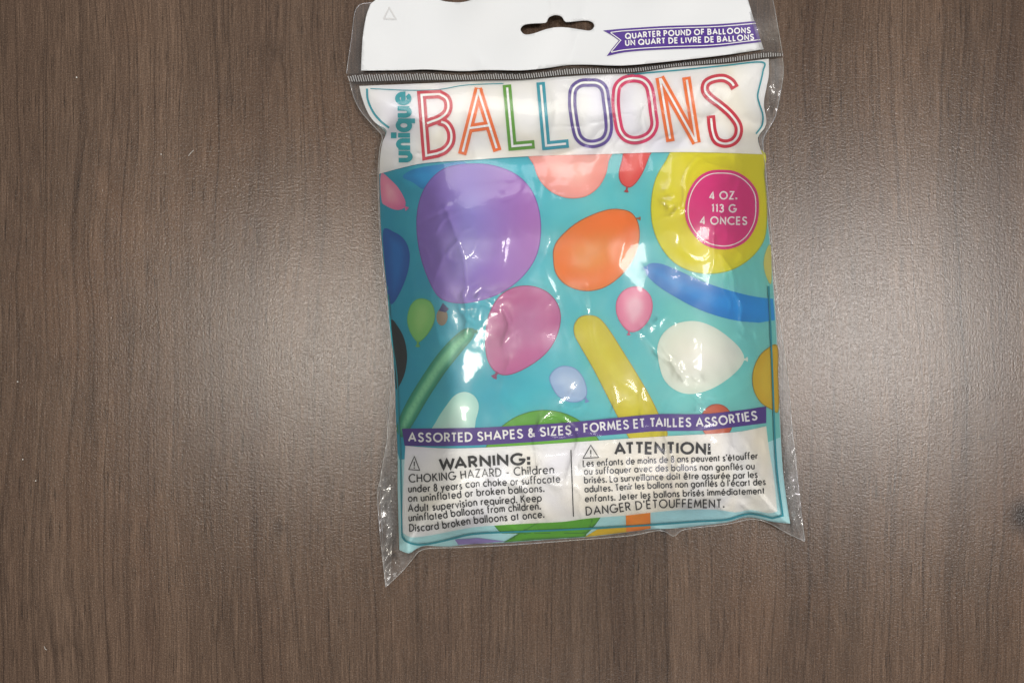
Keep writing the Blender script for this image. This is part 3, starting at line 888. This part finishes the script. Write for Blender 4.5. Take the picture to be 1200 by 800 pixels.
balloon([SM([(743, 335.5), (754, 338), (762, 346), (765, 358), (762, 372), (754, 383), (745, 388.5), (736, 388), (727, 378), (722, 365), (723, 351), (731, 340)]), knot(737, 390, 95, 2.5)], balloon_mat('print_rose', (226, 118, 158), (230, 186, 202), (195, 90, 130)), 3)
balloon([SM([(569, 412), (569, 388), (574, 365), (586, 346), (604, 336), (624, 335), (643, 343), (655, 359), (657, 378), (650, 400), (637, 417), (617, 431), (598, 439), (584, 438), (574, 428)]), knot(581, 439, 125, 4)],
        balloon_mat('print_orchid', (194, 98, 156), (194, 124, 172), (140, 56, 104)), 3, label='orchid pink balloon print')
balloon([SM([(673, 392), (673, 380), (680, 371), (692, 369), (703, 373), (714, 386), (730, 411), (748, 440), (763, 466), (775, 492), (781, 512), (745, 520), (728, 496), (712, 465), (695, 432), (680, 406)])], balloon_mat('print_yellow', (208, 194, 0), (212, 204, 4), (170, 150, 20)), 3, (0, 1), label='long yellow balloon print')
balloon([SM([(771, 418), (771, 404), (777, 391), (789, 381), (804, 376.5), (820, 377), (838, 384), (855, 396), (867, 408), (872, 420), (866, 432), (850, 446), (830, 457), (808, 461.5), (790, 456), (777, 442)]), knot(873, 421, -5, 3)],
        balloon_mat('print_ivory', (220, 226, 214), (232, 232, 224)), 3, label='ivory pear shaped balloon print')
balloon([SM([(644, 446), (646, 437), (654, 430), (664, 428.5), (675, 432), (684, 443), (688, 457), (686, 466), (677, 471), (664, 470), (652, 462)]), knot(687, 468, 70, 3)], balloon_mat('print_powder_blue', (160, 186, 220), (178, 200, 226), (120, 150, 200)), 3)
balloon([SM([(494, 349.5), (504, 353), (509, 363), (509, 376), (503, 389), (494, 399), (488, 400), (480, 388), (477, 374), (480, 360), (486, 352)]), knot(489.5, 403, 90, 3)], balloon_mat('print_soft_green', (128, 196, 110), (156, 206, 128), (110, 180, 100)), 3)
balloon([SM([(556, 386), (545, 385), (530, 396), (512, 416), (494, 442), (477, 470), (467, 492), (465, 505), (472, 512), (483, 498), (502, 466), (522, 436), (542, 411), (554, 396)]), knot(556, 389, -10, 3)], balloon_mat('print_leaf_green', (10, 132, 104), (140, 214, 172)), 3, label='long green balloon print')
balloon([SM([(505, 512), (512, 492), (523, 475), (533, 463), (545, 459), (556, 464), (561, 475), (558, 490), (550, 508)])], balloon_mat('print_mint', (182, 224, 214), (200, 230, 222)), 3)
balloon([[p for p in ellipse(638, 562, 78, 82, 0, 72) if p[1] < 628] + [(686, 628.6), (640, 631.5), (600, 634.5), (590, 635)]], balloon_mat('print_grass_green', (92, 172, 22), (108, 188, 36), (60, 130, 30)), 3, label='large green balloon print behind the warning panel', step=6)
balloon([SM(ellipse(840, 494, 19, 21, 0, 20))], balloon_mat('print_rust', (206, 92, 52), (200, 100, 62), (160, 70, 50)), 3)
balloon([SM([(911, 405), (898, 409), (888, 420), (882, 437), (883, 456), (891, 471), (903, 479), (912.5, 481), (912, 440)])], balloon_mat('print_mustard', (214, 178, 20), (216, 190, 48), (170, 140, 20)), 3)
balloon([[(733, 596), (762, 592), (762.5, 619), (748, 621.5), (734, 623)]], balloon_mat('print_amber', (240, 140, 20), (242, 156, 30)), 3)
balloon([[(685, 629), (700, 620), (735, 617), (736, 623)]], balloon_mat('print_gold', (226, 190, 10), (230, 200, 20)), 2.6)
balloon([[(533, 632), (560, 630), (592, 634), (565, 636.3), (537, 638)]], balloon_mat('print_mauve', (150, 130, 190), (160, 140, 196)), 2.6)

# --- white title band with the big inline letters
title = decal('title_band', [top_loop], SHEEN_WHITE, on_panel, 5, bag, 6)
B_path = smooth([(497.5, 146), (506, 142.5), (515, 139), (523, 132.5), (525.5, 124), (523, 115.5), (515, 110.5)], 4) + [(494, 111.5), (499.5, 182.5)] + smooth([(512, 180), (521, 176), (528, 167), (528.5, 155), (523, 145.5), (514, 142.0)], 4)
LETTERS = [
    (RED, [(B_path, False)]),
    (ORANGE, [([(541.5, 181), (561.2, 103.5)], False, 1), ([(559.8, 104), (583, 177)], False, 2), ([(549.5, 150.5), (575, 146.8)], False, 0)]),
    (GREEN, [([(594, 99.5), (600.5, 171.5), (626.5, 169.2)], False)]),
    (TEAL_L, [([(633.5, 96.5), (640, 170.8), (666.5, 168.2)], False)]),
    (VIOLET, [(smooth([(670.5, 120), (672, 105), (680, 98), (690, 97), (701, 98), (708, 105), (710.5, 120), (713, 140), (713, 154), (708, 164), (697, 168.5), (686, 167.5), (678, 161), (674.5, 150), (672, 135)], 5, True), True)]),
    (CRIMSON, [(smooth([(721.5, 115), (723.5, 102), (731, 94.5), (742, 92), (753, 94), (760, 101), (763, 112), (765.5, 132), (767, 146), (763, 156), (755, 162), (744, 164.5), (734, 162), (727, 154), (724, 142), (722, 128)], 5, True), True)]),
    (ORANGE, [([(785.8, 166), (773.0, 91)], False, 1), ([(773.5, 91), (816, 167.5)], False, 0), ([(816.3, 167.5), (804.3, 90.5)], False, 2)]),
    (RED, [(smooth([(861.5, 103.5), (857, 96.5), (848, 91.8), (836, 93), (827.5, 98), (826.5, 107), (833, 115), (845, 124), (857, 135), (865, 147), (865, 158), (859, 166), (849, 168.5), (839.5, 164.5), (835, 153), (833, 135.5)], 5), False)]),
]
def trim(pts, d0, d1):
    q = resample(pts, 240)
    seg = np.concatenate([[0], np.cumsum(np.hypot(*(q[1:] - q[:-1]).T))])
    a = np.array(pts, float)
    t = np.concatenate([[0], np.cumsum(np.hypot(*(a[1:] - a[:-1]).T))])
    keep = [k for k in range(len(a)) if d0 < t[k] < t[-1] - d1]
    ends = [np.array([np.interp(u, t, a[:, 0]), np.interp(u, t, a[:, 1])]) for u in (d0, t[-1] - d1)]
    return [tuple(ends[0])] + [tuple(a[k]) for k in keep] + [tuple(ends[1])]
for mt, strokes in LETTERS:
    l = ribbons('title_letter', [(q[0], 10.0, q[1]) for q in strokes], mt, on_panel, 7, title, 5)
    inl = []
    for q in strokes:
        p, ends = q[0], (q[2] if len(q) > 2 else 3)      # which ends stop short of the letter's edge: 1 start, 2 end, 3 both
        if not q[1]:
            p = trim(p, 3.2 if ends & 1 else 1.0, 3.2 if ends & 2 else 1.0)
        inl.append((p, 2.6, q[1]))
    ribbons('title_inline', inl, WHITE, on_panel, 9, title, 5)

# brand word running up the left of the band
def upright(strokes_src):
    return strokes_src
bs = text_strokes('unique', [(0, 0), (20, 0), (40, 0), (60, 0), (84, 0)], 21, 5.4, gap=0.10, x0=0, x1=82)
rot = []
for pts, w, c in bs:
    q = []
    for x, y in pts:
        yy = 190 - x
        q.append((481 - (0 - y) * 1.0 - (190 - 190 + x) * 0.02, yy))
    q = [(px, py) for px, py in q]
    rot.append((q, w, c))
rot = [([(481 + (p[0] - 481) if False else 481 + y * 1.0, x) for (p, (y, x)) in zip(q, [((pp[0] - 481), pp[1]) for pp in q])], w, c) for q, w, c in rot]
ribbons('brand_lettering', rot, TURQ, on_panel, 7, title, 4)

# --- cyan key line round the panel
line_a = smooth([(430, 104), (431, 117), (437, 131), (446, 142), (456, 150)], 5)
line_b = smooth([(735, 88), (765, 85), (800, 82), (850, 77), (893, 73), (894, 84), (891, 98), (888, 112), (890, 122), (894, 135), (893, 147), (886, 157)], 5)
line_t = smooth([(434, 104), (480, 106), (515, 105), (545, 100), (590, 98)], 5)
for ln, w in ((line_a, 2.4), (line_b, 1.8), (line_t, 1.0)):
    ribbons('key_line', [(ln, w, False)], CYAN, on_panel, 7, bag, 4)
line_c = smooth([(900.8, 335), (903, 380), (905, 430), (906.5, 470), (908, 510), (911, 555), (917.5, 604)], 5) + smooth([(905, 607), (890, 603.5), (879, 602), (868, 604), (850, 609), (815, 611), (760, 615), (710, 618), (650, 621), (600, 623), (555, 625.5), (530, 631), (508, 636), (490, 638), (476, 634), (471, 628)], 5)
line_d = smooth([(455, 345), (459, 395), (464, 430), (466, 455), (467, 490), (469, 530), (470, 580), (471, 628)], 5)
for ln, w in ((line_c, 2.0), (line_d, 1.6)):
    ribbons('key_line', [(ln, w, False)], CYAN, on_panel, 7.5, bag, 4)

# --- warning panel, white
wl = smooth([(475, 522), (473, 560), (471.5, 600), (472, 624)], 3)
wb = smooth([(472, 624), (481, 629), (497, 628), (520, 624), (545, 619), (570, 616), (620, 613), (660, 611), (690, 607), (735, 603.5), (765, 600), (800, 597), (840, 597), (862, 600), (880, 597), (900, 601), (911, 599)], 3)
wr = smooth([(911, 599), (907, 560), (901, 525), (898, 499)], 3)
wt = smooth([(898, 499), (870, 505), (835, 508), (795, 510), (745, 513), (700, 516), (640, 520), (570, 524), (520, 525), (475, 522)], 3)
warn = decal('warning_panel', [wl[:-1] + wb[:-1] + wr[:-1] + wt[:-1]], SHEEN_WHITE, on_panel, 5, bag, 6)

def line(text, base, cap, weight, **kw):
    return text_strokes(text, base, cap, weight, **kw)
def c7(*pts):
    return [(430 + x / 4, 500 + y / 4) for x, y in pts]
def c8(*pts):
    return [(670 + x / 4, 480 + y / 4) for x, y in pts]
BW = 1.35
left_lines = line('CHOKING HAZARD - Children', c7((195, 255), (270, 259), (345, 254), (415, 246), (520, 230), (650, 229), (720, 225), (878, 221)), 9.0, 1.4, flat=0.65)
for t, b in [
    ('under 8 years can choke or suffocate', c7((193, 300), (240, 305), (340, 304), (440, 294), (480, 277), (600, 273), (700, 272), (907, 262))),
    ('on uninflated or broken balloons.', c7((192, 345), (240, 350), (330, 345), (430, 333), (490, 322), (600, 315), (832, 308))),
    ('Adult supervision required. Keep', c7((192, 392), (290, 396), (380, 386), (460, 372), (540, 360), (700, 357), (820, 351))),
    ('uninflated balloons from children.', c7((195, 437), (250, 440), (350, 434), (410, 416), (510, 407), (600, 398), (815, 393))),
    ('Discard broken balloons at once.', c7((198, 484), (250, 491), (330, 483), (400, 470), (470, 450), (560, 441), (690, 438), (832, 431)))]:
    left_lines += line(t, b, 8.0, BW, flat=0.65)
right_lines = []
for t, b in [
    ("Les enfants de moins de 8 ans peuvent s'étouffer", c8((52, 272), (150, 266), (300, 248), (400, 240), (500, 239), (600, 244), (690, 252), (760, 245), (810, 228), (872, 219))),
    ('ou suffoquer avec des ballons non gonflés ou', c8((57, 318), (200, 304), (300, 287), (400, 277), (500, 275), (620, 278), (700, 290), (780, 290), (858, 274))),
    ('brisés. La surveillance doit être assurée par les', c8((58, 360), (170, 348), (240, 334), (350, 319), (470, 313), (560, 315), (640, 322), (720, 331), (800, 331), (872, 313))),
    ("adultes. Tenir les ballons non gonflés à l'écart des", c8((60, 405), (190, 392), (235, 376), (300, 365), (370, 356), (490, 352), (570, 352), (680, 358), (770, 363), (820, 366), (910, 351))),
    ('enfants. Jeter les ballons brisés immédiatement', c8((62, 446), (200, 435), (250, 420), (340, 406), (420, 401), (500, 396), (600, 396), (720, 400), (820, 406), (905, 400)))]:
    right_lines += line(t, b, 7.2, 1.25, flat=0.85, gap=0.13, space=0.55)
right_lines += line("DANGER D'ÉTOUFFEMENT.", c8((66, 497), (200, 482), (270, 470), (370, 458), (480, 455), (560, 457), (630, 460), (716, 460)), 9.2, 1.4, gap=0.15, flat=0.3)
ribbons('warning_text', left_lines, BLACK, on_panel, 6.5, warn, 3)
ribbons('warning_text', right_lines, BLACK, on_panel, 6.5, warn, 3)
ribbons('warning_heading', line('WARNING:', c7((335, 198), (420, 194), (520, 186), (640, 178), (768, 173)), 11.8, 3.1, gap=0.06), BLACK, on_panel, 6.5, warn, 3)
ribbons('warning_heading', line('ATTENTION!', c8((198, 208), (300, 203), (400, 204), (500, 203), (600, 205), (653, 205)), 12.0, 3.0, gap=0.08), BLACK, on_panel, 6.5, warn, 3)
for (a, b, c) in ([(485.5, 534.5), (479, 549.8), (491.8, 550.8)], [(692.3, 521.3), (683.3, 536.7), (701.5, 535.8)]):
    mx, my = (b[0] + c[0]) / 2, (b[1] + c[1]) / 2
    ex = [(a[0] * .62 + mx * .38, a[1] * .62 + my * .38), (a[0] * .28 + mx * .72, a[1] * .28 + my * .72)]
    dt = [(a[0] * .2 + mx * .8, a[1] * .2 + my * .8), (a[0] * .1 + mx * .9, a[1] * .1 + my * .9)]
    ribbons('warning_triangle', [([a, b, c], 1.0, True), (ex, 1.2, False), (dt, 1.2, False)], BLACK, on_panel, 6.5, warn, 3)
ribbons('divider_line', [([(669, 527), (670.5, 565), (672, 605)], 1.2, False)], BLACK, on_panel, 6.5, warn, 4)

# --- purple banner across the art
bt = smooth([(471, 502), (520, 501.5), (570, 500.5), (640, 496.5), (680, 493.5), (720, 489.5), (770, 485), (820, 485), (850, 482.5), (875, 479.5), (898, 476)], 4)
bb = smooth([(474, 522), (520, 522.5), (570, 521), (640, 516.5), (680, 512.5), (745, 507), (770, 505), (820, 504.5), (850, 501.5), (898, 495.5)], 4)
banner = decal('purple_banner', [bt + bb[::-1]], PURPLE, on_panel, 6.5, bag, 5)
ribbons('banner_lettering', line('ASSORTED SHAPES & SIZES', [(478, 516.5), (510, 517), (545, 516.5), (575, 515), (607, 512.8), (635, 510.5), (670, 508)], 9.4, 2.0, gap=0.13, space=0.52), WHITE, on_panel, 8, banner, 3)
ribbons('banner_lettering', line('•', [(672, 507.5), (675, 507.3), (681, 507)], 9.8, 2.6, x0=674.5, x1=677.5), WHITE, on_panel, 8, banner, 3)
ribbons('banner_lettering', line('FORMES ET TAILLES ASSORTIES', [(684, 506.5), (715, 503.5), (745, 501), (766, 499.6), (795, 499.2), (827, 499), (850, 496.5), (888, 491)], 9.4, 2.0, gap=0.13, space=0.52), WHITE, on_panel, 8, banner, 3)

# --- round weight badge
badge_loop = SM([(846, 199), (862, 201), (877, 210), (887, 224), (889.5, 241), (887, 262), (876, 281), (860, 290.5), (843, 292), (826, 287), (812, 274), (804, 258), (803, 240), (808, 222), (818, 208), (831, 200.5)])
badge = decal('weight_badge', [badge_loop], MAGENTA, on_panel, 5, bag, 5)
ring = [(846 + (x - 846) * .915, 245.5 + (y - 245.5) * .915) for x, y in badge_loop]
ribbons('badge_ring', [(ring, 1.2, True)], WHITE, on_panel, 6.2, badge, 4)
ribbons('badge_lettering',
        line('4 OZ.', [(831, 233.6), (848, 233.2), (864, 233.2)], 8.4, 1.75, gap=0.13) +
        line('113 G', [(833.5, 248.2), (848, 248.4), (863.5, 248.6)], 8.4, 1.75, gap=0.16) +
        line('4 ONCES', [(820, 262.6), (848, 262.8), (876, 263.0)], 8.4, 1.75, gap=0.13), WHITE, on_panel, 6.4, badge, 3)

# ------------------------------------------------------------------ header card
card_top = smooth([(434, 5), (446, -2), (480, -5), (508, -2), (522, 2), (540, 3), (553, 0), (570, -6), (640, -10), (760, -12), (872, -14)], 4)
card_right = smooth([(872, -14), (878, 5), (885, 28), (895, 58)], 4)
card_bot = smooth([(423, 83), (470, 82.5), (500, 81.5), (540, 83.5), (575, 82), (610, 82.5), (640, 80), (665, 76.5), (690, 76), (730, 77), (770, 73.5), (810, 69), (850, 64.5), (895, 58)], 4)
card_left = smooth([(434, 5), (429, 20), (425, 45), (423, 83)], 4)
hole = SM([(610, 35), (614, 29.5), (624, 27.8), (636, 27.2), (640.5, 26), (643.5, 20.5), (651, 17.8), (658, 19.5), (661.5, 24.5), (665, 26), (676, 25), (688, 24.2), (695, 27), (696, 32), (691, 36), (680, 34.8), (664, 32.5), (652, 32.3), (640, 34.5), (625, 39.5), (615, 40.5)])
outer = card_top[:-1] + card_right[:-1] + card_bot[::-1][:-1] + card_left[::-1][:-1]
card = decal('header_card', [outer, hole], CARD, on_card, 0, bag, 6, holes=True)
sol = card.modifiers.new('thickness', 'SOLIDIFY')
sol.thickness = 0.0003
sol.offset = -1
rt = smooth([(707, 36), (728, 34), (750, 32.5), (775, 31), (800, 30), (825, 29.3), (850, 28), (884.6, 25)], 3)
rb = smooth([(892, 49.5), (870, 52), (850, 54.5), (825, 56.5), (800, 57.3), (762, 59), (732, 61.5), (711, 66)], 3)
rib = decal('name_ribbon', [rt + rb + [(717.5, 57), (725.5, 47.5), (716, 41)]], PURPLE, on_card, 2, card, 5)
it = [(716, 38.2)] + smooth([(728, 36.7), (750, 35.2), (775, 33.7), (800, 32.7), (825, 32), (850, 30.7), (886, 27.6)], 3)
ib = smooth([(891.3, 46.7), (870, 49.2), (850, 51.7), (825, 53.7), (800, 54.5), (762, 56.2), (732, 58.6), (716.5, 61.5)], 3)
ribbons('ribbon_line', [(it, 1.0, False), (ib, 1.0, False), ([(715.5, 38.6), (727.5, 47.4), (716, 61.2)], 1.0, False)], WHITE, on_card, 3.5, card, 4)
ribbons('ribbon_lettering',
        line('QUARTER POUND OF BALLOONS', [(732.5, 45.8), (765, 43.2), (800, 41.4), (840, 40.2), (880, 38.6)], 5.9, 1.5, gap=0.13, space=.5) +
        line('UN QUART DE LIVRE DE BALLONS', [(732.5, 53.6), (765, 51.7), (800, 50.3), (845, 49), (884, 46.4)], 5.9, 1.5, gap=0.13, space=.5), WHITE, on_card, 3.5, card, 3)
ribbons('recycling_mark', [([(456, 9), (449.5, 22), (464, 22.5)], 1.6, True)], GREY, on_card, 2, card, 4)

# clear film margins of the hang tab, either side of the card
coons('film_margin', [(418, 8), (437, 3)], [(406, 87), (426, 86)], smooth([(418, 8), (412, 45), (406, 87)], 4), smooth([(437, 3), (431, 22), (427, 50), (426, 86)], 4), 12, 40,
      lambda x, y: at(x, y, 0.0022 + 0.0012 * np.clip((x - 405) / 30, 0, 1) + 0.0004 * np.sin(y / 13.0)), FLAP, bag)
coons('film_margin', [(870, -14), (902, -14)], [(892, 62), (917, 64)], smooth([(870, -14), (882, 28), (892, 62)], 4), smooth([(902, -14), (908, 12), (917, 64)], 4), 12, 40,
      lambda x, y: at(x, y, 0.0022 + 0.0012 * np.clip((918 - x) / 30, 0, 1) + 0.0004 * np.sin(y / 11.0)), FLAP, bag)
def edge_tube(pts, zf, r=0.00016, name='film_edge', mat=EDGE):
    p = resample(pts, max(12, int(len(pts) * 1.5)))
    z = zf(p[:, 0], p[:, 1])
    z = z + 0.0002 * np.sin(np.arange(len(p)) * 1.7)
    return tube(name, [tuple(w) for w in at(p[:, 0], p[:, 1], z)], r, mat, bag)
edge_tube(smooth([(437, 3), (418, 9), (412, 45), (406, 86)], 4), lambda x, y: 0.0024 + 0 * x)
edge_tube(smooth([(902, -14), (908, 12), (917, 64)], 4), lambda x, y: 0.0024 + 0 * x)

# heat seal: a band of clear film pressed into fine upright ridges
seal_top = smooth([(407, 87), (425, 85), (470, 84.5), (500, 84), (540, 86), (575, 84.5), (610, 85), (640, 82.5), (665, 79), (690, 78.5), (730, 79.5), (770, 76), (810, 71.5), (850, 67), (895, 60.5), (917, 62)], 5)
seal_bot = smooth([(411, 98.5), (425, 99), (470, 97.5), (520, 96.5), (560, 96), (610, 95), (640, 92), (665, 90), (700, 88), (745, 86), (790, 79.5), (850, 75), (900, 69), (917, 67)], 5)
A, Bq = resample(seal_top, 61), resample(seal_bot, 61)
coons('seal_band', seal_top, seal_bot, [seal_top[0], seal_bot[0]], [seal_top[-1], seal_bot[-1]], 90, 6,
      lambda x, y: at(x, y, 0.0038 + 0.0002 * np.sin(x / 9.0)), SMOKE, bag)
bm = bmesh.new()
nr = 184
A, Bq = resample(seal_top, nr), resample(seal_bot, nr)
for k in range(nr):
    jig = 0.04 * math.sin(k * 1.9)
    a = A[k] * (0.80 - jig) + Bq[k] * (0.20 + jig)
    b = A[k] * 0.24 + Bq[k] * 0.76
    w = 0.62
    q = []
    for (px, py), hh in ((a, 0), (b, 0)):
        zz = 0.0040 + 0.0002 * math.sin(px / 9.0)
        for dx, dz in ((-w, 0), (0, 0.0003), (w, 0)):
            q.append(bm.verts.new(at(px + dx, py, zz + dz)))
    bm.faces.new((q[0], q[3], q[4], q[1]))
    bm.faces.new((q[1], q[4], q[5], q[2]))
link('seal_ridges', bm, RIDGE, bag, False)

# ------------------------------------------------------------------ the clear pouch film over everything below the seal
coons('clear_film', F_TOP, F_BOT, F_LEFT, F_RIGHT, 300, 340, lambda x, y: at(x, y, sample(Hf, x, y)), FILM, bag)
for pts in (F_LEFT, F_RIGHT, F_BOT):
    edge_tube(pts, lambda x, y: sample(Hf, x, y))
FOLD = film_material('folded_film', 2.0, 0.05, 0.12, 0.12, 0.93)
def crinkled(seed):
    def place(x, y):
        z = np.empty(x.shape)
        for k in np.ndindex(x.shape):
            px, py = float(x[k]), float(y[k])
            a = noise.noise((px / 14, py / 26, seed))
            b = 1 - abs(noise.noise((px / 10 + py / 30, py / 19, seed + 4))) * 2
            z[k] = 0.0040 + 0.0012 * a + 0.0008 * b
        return at(x, y, z)
    return place
flange = smooth([(446, 562), (442.5, 575), (444, 610), (448, 650), (452, 686)], 4)
coons('film_flange', [(443, 572), (457, 555)], [(452, 686), (457, 684)], flange, smooth([(457, 555), (459, 610), (459, 650), (457, 684)], 4), 16, 90, crinkled(2.2), FOLD, bag)
rf_l = smooth([(926, 500), (920, 530), (919, 552), (922, 580), (930, 610), (941, 633)], 4)
rf_r = smooth([(928, 499), (933, 535), (937, 575), (943, 634)], 4)
coons('film_flange', [rf_l[0], rf_r[0]], [rf_l[-1], rf_r[-1]], rf_l, rf_r, 16, 90, crinkled(7.9), FOLD, bag)
edge_tube(flange, lambda x, y: 0.0033 + 0 * x)

# ------------------------------------------------------------------ lint on the table
def lint_speck(x, y, r):
    bm = bmesh.new()
    bmesh.ops.create_icosphere(bm, subdivisions=2, radius=r)
    for v in bm.verts:
        v.co *= 1 + 0.5 * noise.noise(v.co * (1.5 / r) + Vector((x, y, 0)))
        v.co.z = v.co.z * 0.5 + r * 0.45
    o = link('lint_speck', bm, LINT, None)
    o.location = ((x - 600) * S, (400 - y) * S, 0)
    return o
for x, y, r, lb in [(90, 91, .00045, 'white lint speck on the table, topmost of all'), (189, 181, .0004, 'white lint speck beside the pale fibre on the table'),
                    (21, 447, .0004, 'white lint speck at the edge of the table, halfway down the photo'), (27, 538, .0004, 'white lint speck on the table, upper one of a close pair'),
                    (42, 563, .0004, 'white lint speck on the table, lower one of a close pair')]:
    o = lint_speck(x, y, r * 0.65)
    o['label'] = lb
    o['category'] = 'lint'
    o['group'] = 'lint specks on the table'
for pts, lb in (([(221, 183), (223, 180), (227, 176)], 'short straight pale fibre lying on the table'), ([(52, 757), (53, 760), (55, 761)], 'tiny curled white fibre near the lower corner of the table')):
    p = at([q[0] for q in pts], [q[1] for q in pts], 0.0002)
    o = tube('lint_fibre', [tuple(w) for w in p], 0.00009, LINT, None)
    c = p[1]
    for v in o.data.vertices:
        v.co -= Vector((c[0], c[1], 0))
    o.location = (c[0], c[1], 0)
    o['label'] = lb
    o['category'] = 'fibre'
